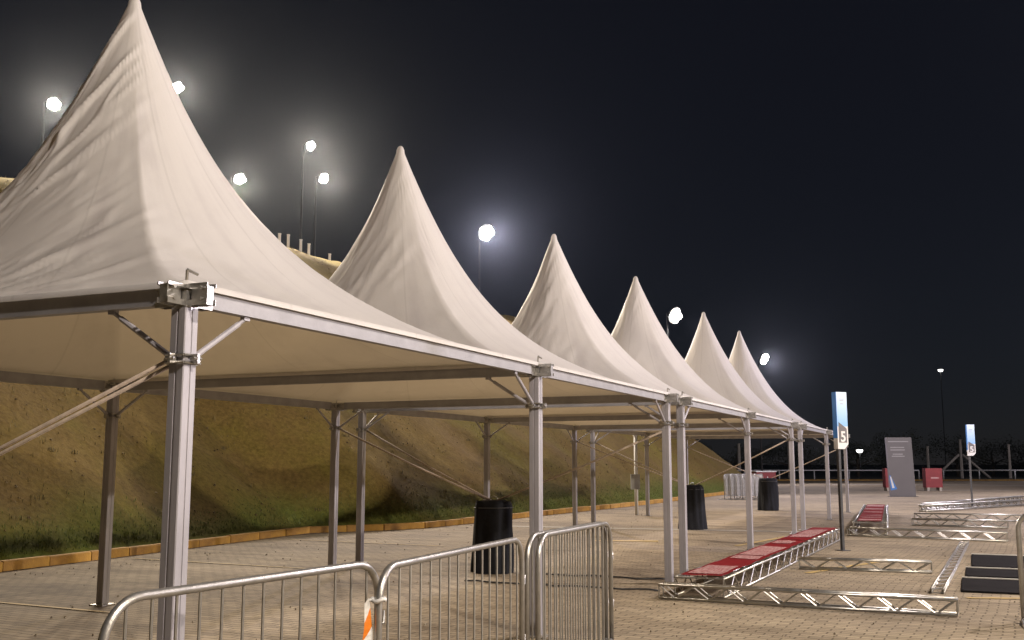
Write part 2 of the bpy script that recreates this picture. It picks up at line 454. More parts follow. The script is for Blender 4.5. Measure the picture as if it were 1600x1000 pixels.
# ------------------------------------------------------------------ earth bank
def bank_z(s, t):
    t0 = kerb_t(s) + 0.06
    d = t - t0
    z = 0.13 + 0.84 * max(0, d)
    crest = 10.2 + 0.35 * noise.noise(Vector((s * 0.12, 3.1, 0)))
    if z > crest - 1.2:
        e = z - (crest - 1.2); z = crest - 1.2 + 1.2 * (1 - math.exp(-e / 1.2)) + 0.01 * d
    # the bank ends in a steep cut
    end = max(0.0, (60.2 - s) * 1.6)
    z = min(z, 0.13 + end)
    foot = min(1, max(0, d) / 0.8)
    z += foot * (0.13 * noise.noise(Vector((s * 0.45, t * 0.45, 1.0))) + 0.06 * noise.noise(Vector((s * 1.5, t * 1.5, 5.0))))
    return z
def bank():
    S = [x * 0.4 - 22 for x in range(0, 207)]
    D = [0, 0.1, 0.25, 0.45, 0.7] + [1.0 + 0.32 * k for k in range(40)] + [14.5, 16, 18, 21, 25, 32, 45]
    v, f, foot = [], [], []
    for s in S:
        t0 = kerb_t(s) + 0.06
        for d in D:
            t = t0 + d; w = rw(s, t, bank_z(s, t)); v.append(tuple(w))
            lim = 0.75 + 0.55 * noise.noise(Vector((s * 0.35, 0.7, 9)))
            foot.append(max(0.0, min(1.0, 1.35 - d / max(.25, lim))))
    n = len(D)
    for a in range(len(S) - 1):
        for b in range(n - 1):
            f.append((a * n + b, (a + 1) * n + b, (a + 1) * n + b + 1, a * n + b + 1))
    me = bpy.data.meshes.new('earth_bank'); me.from_pydata(v, [], f); me.materials.append(HILL)
    at = me.attributes.new('foot', 'FLOAT', 'POINT'); at.data.foreach_set('value', foot)
    me.polygons.foreach_set('use_smooth', [True] * len(me.polygons)); me.update()
    return link('hill', me)
tag(bank(), kind='structure')

def blades(name, m, spots, hmin, hmax, w):
    v, f = [], []
    for q in spots:
        a = random.uniform(0, 2 * PI); h = random.uniform(hmin, hmax); ln = random.uniform(-.6, .6) * h
        dx, dy = math.cos(a) * w, math.sin(a) * w
        b = len(v)
        lx, ly = -math.sin(a) * ln, math.cos(a) * ln
        v += [(q.x - dx, q.y - dy, q.z - .02), (q.x + dx, q.y + dy, q.z - .02), (q.x + dx * .6 + lx * .35, q.y + dy * .6 + ly * .35, q.z + h * .6), (q.x - dx * .6 + lx * .35, q.y - dy * .6 + ly * .35, q.z + h * .6), (q.x + lx, q.y + ly, q.z + h)]
        f += [(b, b + 1, b + 2, b + 3), (b + 3, b + 2, b + 4)]
    me = bpy.data.meshes.new(name); me.from_pydata(v, [], f); me.materials.append(m); me.update()
    return link(name, me)
random.seed(11)
spots = []
while len(spots) < 14000:
    s = -4 + 62 * random.random() ** 1.5; d = abs(random.gauss(0, 0.3)) + 0.06
    lim = 1.1 + 0.8 * noise.noise(Vector((s * 0.35, 0.7, 9)))
    if d > lim: continue
    t = kerb_t(s) + 0.06 + d
    spots.append(rw(s, t, bank_z(s, t)))
tag(blades('grass', GRASS, spots, 0.02, 0.06, 0.008), 'short green grass along the foot of the earth bank', 'grass', kind='stuff')
spots = []
while len(spots) < 7000:
    s = random.uniform(0, 58); d = random.uniform(.5, 13)
    if noise.noise(Vector((s * .5, d * .5, 4))) < 0.02: continue
    t = kerb_t(s) + d
    spots.append(rw(s, t, bank_z(s, t)))
def clods(n_, pick, rmin, rmax, name, m):
    v, f = [], []
    for _ in range(n_):
        c = pick(); r = random.uniform(rmin, rmax); b = len(v)
        a0 = random.uniform(0, 6.28)
        for k in range(5):
            rr = r * random.uniform(.7, 1.2); v.append((c.x + rr * math.cos(a0 + k * 1.257), c.y + rr * math.sin(a0 + k * 1.257), c.z - 0.01))
        for k in range(4):
            rr = r * random.uniform(.4, .7); v.append((c.x + rr * math.cos(a0 + .4 + k * 1.57), c.y + rr * math.sin(a0 + .4 + k * 1.57), c.z + r * random.uniform(.5, .9)))
        for k in range(5):
            k2 = (k + 1) % 5; f.append((b + k, b + k2, b + 5 + (k * 4 // 5)))
        for k in range(4):
            k2 = (k + 1) % 4; f.append((b + 5 + k, b + (k * 5 // 4 + 1) % 5, b + 5 + k2))
        f.append((b + 5, b + 6, b + 7, b + 8))
    me = bpy.data.meshes.new(name); me.from_pydata(v, [], f); me.materials.append(m); me.update()
    return link(name, me)
def on_slope():
    while True:
        s_ = random.uniform(0, 56); d_ = random.uniform(.3, 12)
        if noise.noise(Vector((s_ * .8, d_ * .8, 14))) > -0.1:
            t_ = kerb_t(s_) + d_; return rw(s_, t_, bank_z(s_, t_))
CLOD = leaf_mat('earth_clod', (0.09, 0.055, 0.02), (0.23, 0.16, 0.055))
tag(clods(3000, on_slope, 0.010, 0.035, 'clods', CLOD), 'loose earth clods and stones over the brown bank', 'clods', kind='stuff')
LITTER = leaf_mat('dry_litter', (0.14, 0.10, 0.06), (0.45, 0.39, 0.29))
def on_lot():
    while True:
        s_ = random.uniform(1, 32); t_ = random.uniform(-6, 9)
        if random.random() < 0.25 or (kerb_t(s_) - t_) < 1.2 and t_ < kerb_t(s_) - 0.1: return rw(s_, min(t_, kerb_t(s_) - .1), 0.012)
tag(clods(800, on_lot, 0.004, 0.014, 'gravel', LITTER), 'stray gravel and dry litter strewn on the paving', 'gravel', kind='stuff')
tufts = []
for _ in range(200):
    c = on_slope(); 
    for k in range(random.randint(8, 22)):
        tufts.append(c + Vector((random.gauss(0, .06), random.gauss(0, .06), 0.0)))
spots += tufts
tag(blades('dry_grass', DRYGRASS, spots, 0.03, 0.10, 0.008), 'sparse dry grass scattered over the brown bank', 'grass', kind='stuff')

# ------------------------------------------------------------------ tents
EAVE = 2.47      # underside line of the beams' centre
WID = 5.31
LEG = 0.05       # half width
def ring_point(th, rho, hx, hy):
    # between a circle near the tip and a rectangle at the eaves
    c, s = math.cos(th), math.sin(th)
    sq = 1.0 / max(abs(c) / hx, abs(s) / hy)
    ci = (hx + hy) / 2 * 0.92
    b = min(1, max(0, (rho - 0.05) / 0.95)); b = b * b * (3 - 2 * b)
    R = sq * b + ci * (1 - b)
    return c * R, s * R
def canopy_mesh(L, W, peak, off, seed, wr, nt, nr):
    """membrane: a concave cone on a rectangle; wr(theta, rho) scales its creases"""
    hx, hy = L / 2 + 0.045, W / 2 + 0.045
    cx, cy = L / 2, W / 2
    z0, top = EAVE + 0.075, peak
    v, f, uvs = [], [], []
    # angles: include the corners exactly
    ths = []
    ca = math.atan2(hy, hx)
    cs = [-ca, ca, PI - ca, PI + ca, 2 * PI - ca]
    for a, b in zip(cs, cs[1:]):
        for k in range(nt // 4): ths.append(a + (b - a) * k / (nt // 4))
    n = len(ths)
    rhos = [0.024 + (1 - 0.024) * (k / nr) ** 1.25 for k in range(nr + 1)]
    for ri, rho in enumerate(rhos):
        for th in ths:
            x, y = ring_point(th, rho, hx, hy)
            x *= rho; y *= rho
            k = 1 - rho
            h = 0.87 * k ** 2.15 + 0.13 * k
            z = z0 + (top - z0) * h
            # the tip leans to its real spot over the span
            x += off[0] * k; y += off[1] * k
            # creases
            u = th / (2 * PI) * 1.0
            a = wr(th, rho)
            px_ = math.cos(th) * 9; py_ = math.sin(th) * 9
            ta = (th - 2.75) * rho * 3.0; rb_ = rho * 4.0
            w1 = noise.noise(Vector((ta * 2.6 + rb_ * 0.8, rb_ * 0.8, seed)))
            w2 = noise.noise(Vector((ta * 6.5 + rb_ * 1.5, rb_ * 1.7, seed * 2)))
            w3 = noise.noise(Vector((x * 0.9, y * 0.9, seed * 3.0)))
            w4 = noise.noise(Vector((x * 1.1 + 7, y * 1.1, z * 1.1 + seed)))
            r1 = max(0, 1 - abs(w1) * 5) ** 1.5; r2 = max(0, 1 - abs(w2) * 4) ** 1.5
            fade = min(1, (1 - rho) / 0.22) * min(1, rho / 0.06)
            spot = max(0, min(1, 0.8 + 1.3 * w4))
            dsp = fade * (a * spot * (0.036 * r1 * (0.25 + rho) + 0.022 * r2) + 0.03 * w3 * rho)
            # push outwards roughly along the normal
            nx, ny = math.cos(th), math.sin(th)
            sl = 0.35 + 0.6 * k
            v.append((cx + x + nx * dsp * sl, cy + y + ny * dsp * sl, z + dsp * (1 - 0.6 * k)))
            uvs.append((th / (2 * PI), rho))
    for r in range(nr):
        for k in range(n):
            k2 = (k + 1) % n
            f.append((r * n + k, (r + 1) * n + k, (r + 1) * n + k2, r * n + k2))
    # hem folding down over the beam
    b = len(v)
    for th in ths:
        x, y = ring_point(th, 1.0, hx, hy)
        v.append((cx + x * 1.0015, cy + y * 1.0015, z0 - 0.035)); uvs.append((th / (2 * PI), 1.01))
    for k in range(n):
        k2 = (k + 1) % n
        f.append((nr * n + k, b + k, b + k2, nr * n + k2))
    # rounded tip
    tipc = Vector((cx + off[0] * 0.976, cy + off[1] * 0.976, 0)); zt = v[0][2]; pb = 0
    for fr, dz in ((0.88, 0.05), (0.62, 0.085), (0.32, 0.102)):
        b = len(v)
        for k in range(n):
            v.append((tipc.x + (v[k][0] - tipc.x) * fr, tipc.y + (v[k][1] - tipc.y) * fr, zt + dz)); uvs.append((uvs[k][0], 0.01))
        for k in range(n):
            k2 = (k + 1) % n; f.append((b + k, pb + k, pb + k2, b + k2))
        pb = b
    b = len(v); v.append((tipc.x, tipc.y, zt + 0.106)); uvs.append((0, 0))
    for k in range(n): f.append((b, pb + k, pb + (k + 1) % n))
    me = bpy.data.meshes.new('canopy'); me.from_pydata(v, [], f); me.materials.append(FABRIC)
    ul = me.uv_layers.new(name='cone')
    data = [0.0] * (len(me.loops) * 2)
    vi = [0] * len(me.loops); me.loops.foreach_get('vertex_index', vi)
    for li, q in enumerate(vi):
        data[2 * li] = uvs[q][0]; data[2 * li + 1] = uvs[q][1]
    ul.data.foreach_set('uv', data)
    me.polygons.foreach_set('use_smooth', [True] * len(me.polygons)); me.update()
    return me

def extrusion(p0, p1, w, h):
    """aluminium beam profile between two points: box with lips top and bottom"""
    p0, p1 = Vector(p0), Vector(p1); d = p1 - p0; L = d.length
    rz = math.atan2(d.y, d.x); R = Matrix.Rotation(rz, 3, 'Z')
    q = MB(); c = (p0 + p1) / 2
    q.box(c, (L, w * 0.8, h * 0.72), R)
    q.box(c + Vector((0, 0, h * 0.43)), (L - 0.002, w, h * 0.14), R)
    q.box(c - Vector((0, 0, h * 0.43)), (L - 0.004, w, h * 0.14), R)
    return q

def leg_mesh():
    # square post with a recessed channel in each face and rounded corners
    prof = []
    a, c, gw, gd = LEG, 0.005, 0.007, 0.004
    side = [(-a + c, -a), (-gw, -a), (-gw * .8, -a + gd), (gw * .8, -a + gd), (gw, -a), (a - c, -a)]
    for k in range(4):
        for x, y in side:
            for _ in range(k): x, y = -y, x
            prof.append((x, y))
    q = MB(); n = len(prof)
    for z in (0.012, EAVE - 0.07):
        for x, y in prof: q.v.append(Vector((x, y, z)))
    for i in range(n):
        j = (i + 1) % n; q.f.append((i, j, n + j, n + i))
    q.f.append(tuple(reversed(range(n)))); q.f.append(tuple(n + i for i in range(n)))
    return q.mesh('leg', ALU)
LEGMESH = leg_mesh()
FOOTMESH = MB().box((0, 0, 0.008), (0.2, 0.2, 0.012)).sweep([(0.075, 0.075, 0.012), (0.075, 0.075, 0.035)], 0.011, 6).sweep([(-0.075, -0.075, 0.012), (-0.075, -0.075, 0.035)], 0.011, 6).mesh('base_plate', STEEL)
def bracket_mesh():
    q = MB()
    q.box((0, 0, EAVE - 0.03), (0.094, 0.094, 0.10))
    q.box((0, 0, EAVE + 0.04), (0.11, 0.11, 0.02))
    for sx in (-1, 1):
        for o_ in (-0.034, 0.034):
            q.box((sx * 0.108, o_, EAVE + 0.043), (0.13, 0.007, 0.018)); q.box((sx * 0.108, o_, EAVE - 0.045), (0.13, 0.007, 0.03))
            q.box((o_, sx * 0.108, EAVE + 0.045), (0.007, 0.13, 0.022)); q.box((o_, sx * 0.108, EAVE - 0.045), (0.007, 0.13, 0.03))
        q.box((sx * 0.162, 0, EAVE - 0.01), (0.008, 0.05, 0.10)); q.box((0, sx * 0.162, EAVE - 0.01), (0.05, 0.008, 0.10))
        q.box((sx * 0.108, 0, EAVE), (0.11, 0.03, 0.06)); q.box((0, sx * 0.108, EAVE), (0.03, 0.11, 0.06))
    return q.mesh('corner_bracket', STEEL)
BRACKETMESH = bracket_mesh()
def bolts_mesh():
    q = MB()
    for sx in (-1, 1):
        for dz in (-0.03, 0.03):
            q.sweep([(sx * 0.13, -0.046, EAVE + dz), (sx * 0.13, 0.046, EAVE + dz)], 0.011, 6)
            q.sweep([(-0.046, sx * 0.13, EAVE + dz), (0.046, sx * 0.13, EAVE + dz)], 0.011, 6)
    # tensioner lever above the bracket
    q.sweep([(-0.03, -0.03, EAVE + 0.05), (-0.045, -0.045, EAVE + 0.13)], 0.009, 6)
    q.sweep([(-0.045, -0.045, EAVE + 0.13), (0.03, -0.05, EAVE + 0.115)], 0.008, 6)
    return q.mesh('bolt_set', STEEL)
BOLTMESH = bolts_mesh()
def clamp_mesh():
    q = MB(); z = 2.13; r = 0.062
    for zz in (z - 0.02, z + 0.02):
        for (x0, y0), (x1, y1) in (((-r, -r), (r, -r)), ((r, -r), (r, r)), ((r, r), (-r, r)), ((-r, r), (-r, -r))):
            q.sweep([(x0, y0, zz), (x1, y1, zz)], 0.008, 6)
    for sx, sy in ((-1, 0), (1, 0), (0, -1), (0, 1)):
        q.box((sx * 0.08, sy * 0.08, z), (0.05 if sx else 0.016, 0.05 if sy else 0.016, 0.05))
        q.sweep([(sx * 0.095 - sy * .03, sy * 0.095 - sx * .03, z), (sx * 0.095 + sy * .03, sy * 0.095 + sx * .03, z)], 0.009, 6)
    return q.mesh('clamp', STEEL)
CLAMPMESH = clamp_mesh()
KNEE = 0.5
def knee(parent, x, y, dx, dy):
    z0, z1 = 2.15, EAVE - 0.062
    a = Vector((x + dx * 0.085, y + dy * 0.085, z0)); b = Vector((x + dx * KNEE, y + dy * KNEE, z1))
    q = MB().sweep([a, b - (b - a) * 0.14], 0.0165, 8).sweep([b - (b - a) * 0.17, b], 0.011, 6)
    q.box((b.x, b.y, z1 + 0.004), (0.05 if dx else 0.03, 0.05 if dy else 0.03, 0.03))
    key = ('knee', dx, dy)
    if key not in _cache:
        me = q.mesh('knee_brace', ALU, False)
        for vv in me.vertices: vv.co -= Vector((x, y, 0))
        _cache[key] = me
    link('knee_brace', _cache[key], parent, (x, y, 0))

def tent(s0, s1, label, legs, beams, peak, seed, wr, nt, nr, straps):
    L = s1 - s0
    T = thing('peaked_tent', label, 'tent', rw(s0, 0), ROT, 'row of white peaked tents')
    link('canopy', canopy_mesh(L, WID, peak, (-0.02, 0.21), seed, wr, nt, nr), T)
    corner = {'a': (0, 0), 'b': (L, 0), 'c': (L, WID), 'd': (0, WID)}
    g = 0.165
    ends = {'ab': ((g, 0), (L - g, 0)), 'bc': ((L, g), (L, WID - g)), 'cd': ((L - g, WID), (g, WID)), 'da': ((0, WID - g), (0, g))}
    for e in beams:
        (x0, y0), (x1, y1) = ends[e]
        extrusion((x0, y0, EAVE), (x1, y1, EAVE + 0.008), 0.062, 0.108).build('eave_beam', ALU_BEAM, T)
    for c in legs:
        x, y = corner[c]
        link('leg', LEGMESH, T, (x, y, 0)); link('base_plate', FOOTMESH, T, (x, y, 0))
        br = link('corner_bracket', BRACKETMESH, T, (x, y, 0)); tag(link('bolt_set', BOLTMESH, br), kind='stuff')
        link('clamp', CLAMPMESH, T, (x, y, 0))
    for c in corner:
        if c not in legs: continue
        x, y = corner[c]
        knee(T, x, y, 0, 1 if y < 1 else -1)
        knee(T, x, y, 1 if x < 1 else -1, 0)
    for c, (dx, dy, dz) in straps:
        x, y = corner[c]; sg = 1 if y < 1 else -1
        a = Vector((x, y + sg * 0.1, 2.11)); b = Vector((x + dx, dy, dz))
        d = (b - a).normalized(); sd = d.cross(Vector((0, 0, 1))).normalized(); up = sd.cross(d)
        for k in ((-1, 1) if s0 == 0 else (0,)):
            q = MB(); off = up * (0.016 * k)
            q.sweep([a + off, a + (b - a) * 0.5 + off * 0.9 + Vector((0, 0, -0.02)), b + off * .5], 0.0105 if s0 == 0 else 0.016, 6)
            q.build('guy_strap', STRAP, T, True)
    return T

def wr_first(th, rho):
    # creased on the bank side and towards the camera, tight on the lot side
    c = max(0, math.cos(th - (PI - 0.35)))
    return 0.12 + 1.5 * c ** 1.4
def wr_mild(th, rho):
    c = max(0, math.cos(th - PI)); return 0.08 + 0.8 * c * c
S = [0, 4.86, 9.49, 10.27, 15.07, 20.22, 21.60, 26.57, 31.40]
DRUM = [(-0.35, 2.65), (9.86, 2.75), (20.85, 2.5), (31.85, 2.62)]
def hang(k, s0):
    return (DRUM[k][0] - s0, DRUM[k][1], 1.02)
def rel(k, corner_s, s0):
    h = hang(k, s0); return (h[0] - (corner_s - s0), h[1], h[2])
tent(S[0], S[1], 'largest white peaked tent, nearest the camera, cut by the left edge', 'abcd', ('ab', 'bc', 'cd', 'da'), 5.78, 1.3, wr_first, 320, 110,
     (('a', rel(0, S[0], S[0])), ('d', rel(0, S[0], S[0]))))
tent(S[1], S[2], 'second white peaked tent from the left, sharing a leg with the nearest tent', 'bc', ('ab', 'bc', 'cd'), 5.76, 4.1, wr_mild, 200, 70,
     (('c', rel(1, S[2], S[1])),))
tent(S[3], S[4], 'third white peaked tent from the left, behind the paired legs', 'abcd', ('ab', 'bc', 'cd', 'da'), 5.71, 7.7, wr_mild, 160, 56,
     (('a', rel(1, S[3], S[3])), ('d', rel(1, S[3], S[3]))))
tent(S[4], S[5], 'fourth white peaked tent from the left, left of a floodlight at its shoulder', 'bc', ('ab', 'bc', 'cd'), 5.77, 2.9, wr_mild, 140, 48,
     (('b', rel(2, S[5], S[4])), ('c', rel(2, S[5], S[4]))))
tent(S[6], S[7], 'fifth white peaked tent from the left, second farthest', 'abcd', ('ab', 'bc', 'cd', 'da'), 5.83, 5.5, wr_mild, 120, 40,
     (('d', rel(2, S[6], S[6])),))
tent(S[7], S[8], 'smallest looking white peaked tent, farthest in the row', 'bc', ('ab', 'bc', 'cd'), 5.88, 9.2, wr_mild, 120, 40,
     (('b', rel(3, S[8], S[7])), ('c', rel(3, S[8], S[7]))))

# ------------------------------------------------------------------ weights under black covers
def weight(s, t, label, r, h, taper, seed, rz):
    W = thing('covered_weight', label, 'weight', rw(s, t), rz, 'black covered weights between the tent legs')
    n, m = 56, 18
    v, f = [], []
    for j in range(m + 1):
        u = j / m
        for k in range(n):
            a = 2 * PI * k / n
            fold = noise.noise(Vector((math.cos(a) * 2.4, math.sin(a) * 2.4, u * 0.9 + seed))) * 0.07 + noise.noise(Vector((math.cos(a) * 6, math.sin(a) * 6, u * 1.6 + seed))) * 0.028
            rr = r * (1 + taper * (1 - u)) + fold * (0.35 + 0.9 * (1 - u))
            if u > 0.88: rr *= 1 - 0.10 * ((u - 0.88) / 0.12) ** 2
            z = h * u + (0.022 * noise.noise(Vector((math.cos(a) * 4, math.sin(a) * 4, seed + 5))) if j == m else 0)
            if j == 0: z = 0.006 + 0.012 * max(0, noise.noise(Vector((math.cos(a) * 3, math.sin(a) * 3, seed + 9))))
            v.append((rr * math.cos(a), rr * math.sin(a), z))
    for j in range(m):
        for k in range(n):
            k2 = (k + 1) % n; f.append((j * n + k, j * n + k2, (j + 1) * n + k2, (j + 1) * n + k))
    b = len(v)
    for rr, dz in ((0.86, -0.02), (0.5, 0.0)):
        for k in range(n):
            a = 2 * PI * k / n
            v.append((r * rr * math.cos(a), r * rr * math.sin(a), h + dz + 0.016 * noise.noise(Vector((math.cos(a) * 5 * rr, math.sin(a) * 5 * rr, seed + 2)))))
    v.append((0, 0, h + 0.012))
    for k in range(n):
        k2 = (k + 1) % n
        f.append((m * n + k, m * n + k2, b + k2, b + k)); f.append((b + k, b + k2, b + n + k2, b + n + k)); f.append((b + n + k, b + n + k2, b + 2 * n))
    me = bpy.data.meshes.new('cover'); me.from_pydata(v, [], f); me.materials.append(BLACKFAB)
    me.polygons.foreach_set('use_smooth', [True] * len(me.polygons)); me.update()
    link('cover', me, W)
    q = MB()
    ring = [(math.cos(2 * PI * k / 24) * (r + 0.004), math.sin(2 * PI * k / 24) * (r + 0.004), h - 0.10) for k in range(25)]
    q.sweep(ring, 0.009, 6, False); q.build('drawstring', DARKSTEEL, W, True)
    q = MB(); hp = [(0.06 * math.cos(x), 0, h + 0.01 + 0.05 * math.sin(x)) for x in [PI * k / 8 for k in range(9)]]
    q.sweep(hp, 0.01, 6); q.build('lifting_ring', STEEL, W, True)
    return W
weight(*DRUM[0], 'black covered drum beneath the nearest tent, outside the picture at left', 0.29, 1.04, 0.05, 2.0, 0.3)
weight(*DRUM[1], 'largest black covered drum, seen over the middle barricade', 0.285, 1.04, 0.05, 1.0, 0.0)
weight(*DRUM[2], 'black covered drum just right of the paired tent legs', 0.27, 1.06, 0.22, 3.4, 0.7)
weight(*DRUM[3], 'farthest black covered drum, beside the stacked barricades', 0.31, 1.08, 0.1, 6.1, 1.2)

# ------------------------------------------------------------------ crowd barricades
BARMESH = {}
def barricade(p0, p1, label, h=1.1, group='steel crowd barricades', step=0.118, bars=True, kind_far=False):
    p0, p1 = Vector((*p0, 0)), Vector((*p1, 0)); d = p1 - p0; L = d.length
    B = thing('crowd_barricade', label, 'barricade', p0, math.atan2(d.y, d.x), group)
    r, R, zb = 0.0185, 0.17, 0.16
    pth = [(0, 0, 0.03)]
    pth += [(R - R * math.cos(a), 0, h - R + R * math.sin(a)) for a in [PI / 2 * k / 8 for k in range(9)]]
    pth += [(L - R + R * math.sin(a), 0, h - R + R * math.cos(a)) for a in [PI / 2 * k / 8 for k in range(9)]]
    pth += [(L, 0, 0.03)]
    MB().sweep(pth, r, 10 if not kind_far else 6).build('frame', GALV, B, True)
    tube('lower_rail', (0, 0, zb), (L, 0, zb), 0.0145, GALV, B)
    n = int(round((L - 0.2) / step))
    if kind_far:
        q = MB()
        for k in range(1, n): q.sweep([(0.1 + (L - 0.2) * k / n, 0, zb), (0.1 + (L - 0.2) * k / n, 0, h - 0.01)], 0.011, 4)
        tag(q.build('bar_set', GALV, B), kind='stuff')
    else:
        for k in range(0, n + 1):
            x = 0.1 + (L - 0.2) * k / n
            zt = h - 0.008 if R < x < L - R else h - R + math.sqrt(max(0, R * R - (R - min(x, L - x)) ** 2)) - 0.01
            tube('bar', (x, 0, zb), (x, 0, zt), 0.0065, GALV, B, 6)
    for x in (0.0, L):
        q = MB().sweep([(x, -0.30, 0.012), (x, -0.24, 0.02), (x, 0, 0.06), (x, 0.24, 0.02), (x, 0.30, 0.012)], 0.013, 6)
        q.build('foot', GALV, B, True)
    if not kind_far:
        q = MB().sweep([(L + 0.018, 0, 0.80), (L + 0.05, 0, 0.80), (L + 0.05, 0, 0.86)], 0.007, 6).sweep([(L + 0.018, 0, 0.42), (L + 0.05, 0, 0.42), (L + 0.05, 0, 0.48)], 0.007, 6)
        q.build('hook', GALV, B, True)
    return B
barricade((-1.46, 3.80), (-0.665, 5.27), 'nearest steel barricade, at the lower left with a rounded left end', step=0.123)
barricade((-0.625, 4.97), (0.065, 6.93), 'steel barricade in the middle, in front of the largest black drum', step=0.125)
barricade((0.10, 7.10), (0.775, 8.75), 'left one of the two barricades standing flush together right of middle')
barricade((0.175, 7.13), (0.815, 8.72), 'right one of the two barricades standing flush together right of middle')
barricade((5.07, 10.55), (6.94, 9.75), 'steel barricade cut by the right edge of the picture, front one')
barricade((5.17, 10.72), (7.03, 9.92), 'steel barricade cut by the right edge of the picture, rear one')
for k in range(6):
    a = rw(41.2 + 0.12 * k, 6.15 - 0.24 * k); b = rw(43.2 + 0.12 * k, 6.15 - 0.24 * k)
    barricade((a.x, a.y), (b.x, b.y), ('leftmost', 'second from left', 'third from left', 'fourth from left', 'fifth from left', 'rightmost')[k] + ' of the pale barricades packed together by the far red box', group='barricades packed together beyond the tents', kind_far=True)

# warning tape tied round the joint of two barricades
def tape():
    v, f, uvs = [], [], []
    n = 26
    base = Vector((-0.676, 4.95, 0))
    for k in range(n + 1):
        u = k / n; z = 0.955 - 0.62 * u
        a = 0.3 + 0.55 * math.sin(u * 9.0)
        w = 0.010 + 0.017 * min(1, u * 4)
        c = base + Vector((0.010 * math.sin(u * 7) - 0.016 * u, -0.01 * math.cos(u * 5), z))
        for s_ in (-1, 1):
            v.append(c + Vector((math.cos(a) * w * s_, math.sin(a) * w * s_, 0.012 * s_))); uvs.append((u * 3.6, 0.25 * (s_ + 1) / 2))
    for k in range(n): f.append((2 * k, 2 * k + 1, 2 * k + 3, 2 * k + 2))
    # the knot round the post
    me = bpy.data.meshes.new('warning_tape'); me.from_pydata([tuple(q) for q in v], [], f); me.materials.append(TAPE)
    ul = me.uv_layers.new(name='cone')
    for li, lp in enumerate(me.loops): ul.data[li].uv = uvs[lp.vertex_index]
    me.update()
    T = thing('warning_tape', 'orange and white warning tape hanging where two barricades meet', 'tape')
    link('ribbon', me, T)
    q = MB(); ring = [(base.x + 0.051 + 0.03 * math.cos(2 * PI * k / 16), base.y + 0.02 + 0.03 * math.sin(2 * PI * k / 16), 0.955 + 0.006 * math.sin(k)) for k in range(17)]
    q.sweep([base + Vector((0, 0, .955)), Vector((base.x + 0.025, base.y + 0.005, 0.957))], 0.008, 6)
    q.sweep(ring, 0.010, 6, False); q.build('knot', WHITE, T, True)
tape()

# ------------------------------------------------------------------ trusses lying on the paving
def truss(name, label, a, b, w, h, seg=0.28, r=0.017, each=True, group='aluminium trusses lying on the paving'):
    a, b = Vector((a.x, a.y, 0)), Vector((b.x, b.y, 0)); d = b - a; L = d.length
    T = thing(name, label, 'truss', a, math.atan2(d.y, d.x), group)
    z0, z1 = r + 0.004, h - r
    for y in (-w / 2 + r, w / 2 - r):
        for z in (z0, z1):
            tube('chord', (0, y, z), (L, y, z), r, TRUSS, T, 10)
    n = max(2, int(round(L / seg)))
    n += n % 2
    rb = r * 0.5
    far = MB()
    def lace(p, q):
        if each: tube('lacing', p, q, rb, TRUSS, T, 6)
        else: far.sweep([p, q], rb, 5)
    for k in range(n):
        x0, x1 = L * k / n, L * (k + 1) / n
        for y in (-w / 2 + r, w / 2 - r):
            lace((x0, y, z0 if k % 2 else z1), (x1, y, z1 if k % 2 else z0))
        lace((x0, -w / 2 + r if k % 2 else w / 2 - r, z1), (x1, w / 2 - r if k % 2 else -w / 2 + r, z1))
    for x in (0.0, L):
        for y in (-w / 2 + r, w / 2 - r): lace((x, y, z0), (x, y, z1))
        for z in (z0, z1): lace((x, -w / 2 + r, z), (x, w / 2 - r, z))
    if not each: tag(far.build('lacing_set', TRUSS, T), kind='stuff')
    return T
truss('banner_truss', 'long truss carrying the red banners, beside the front tent legs', rw(8.18, -0.72), rw(18.6, -0.9), 0.62, 0.25, 0.30)
truss('box_truss', 'nearest truss on the paving, running right from the foot of the red banners', rw(7.95, -0.32), rw(7.83, -3.55), 0.2, 0.19, 0.22)
truss('box_truss', 'truss lying right of the red banners, below the sign with number 5', rw(12.15, -1.3), rw(12.32, -3.15), 0.2, 0.18, 0.22)
truss('box_truss', 'truss running into the distance left of the black stage decks', rw(9.75, -3.30), rw(18.4, -3.56), 0.16, 0.07, 0.24, 0.011)
truss('banner_truss', 'shorter looking truss with a red banner, right of the sign with number 5', rw(20.35, -1.62), rw(30.5, -0.95), 0.74, 0.3, 0.32, 0.026, False)
truss('box_truss', 'bright truss running right from the near end of the far red banner', rw(19.95, -1.2), rw(19.45, -4.35), 0.22, 0.2, 0.25, 0.018)
truss('box_truss', 'truss lying parallel behind the bright one, right of the far red banner', rw(24.6, -2.3), rw(24.3, -4.5), 0.22, 0.2, 0.25, 0.018, False)
truss('box_truss', 'far truss crossing behind the far red banner towards the right edge', rw(27.6, -2.2), rw(27.6, -5.2), 0.22, 0.2, 0.25, 0.018, False)
truss('box_truss', 'farthest truss on the paving, slanting to the right edge, front one', rw(32.8, -2.2), rw(39.9, -5.5), 0.26, 0.24, 0.3, 0.03, False)
truss('box_truss', 'farthest truss on the paving, slanting to the right edge, rear one', rw(34.4, -2.2), rw(45.0, -5.7), 0.26, 0.24, 0.3, 0.03, False)

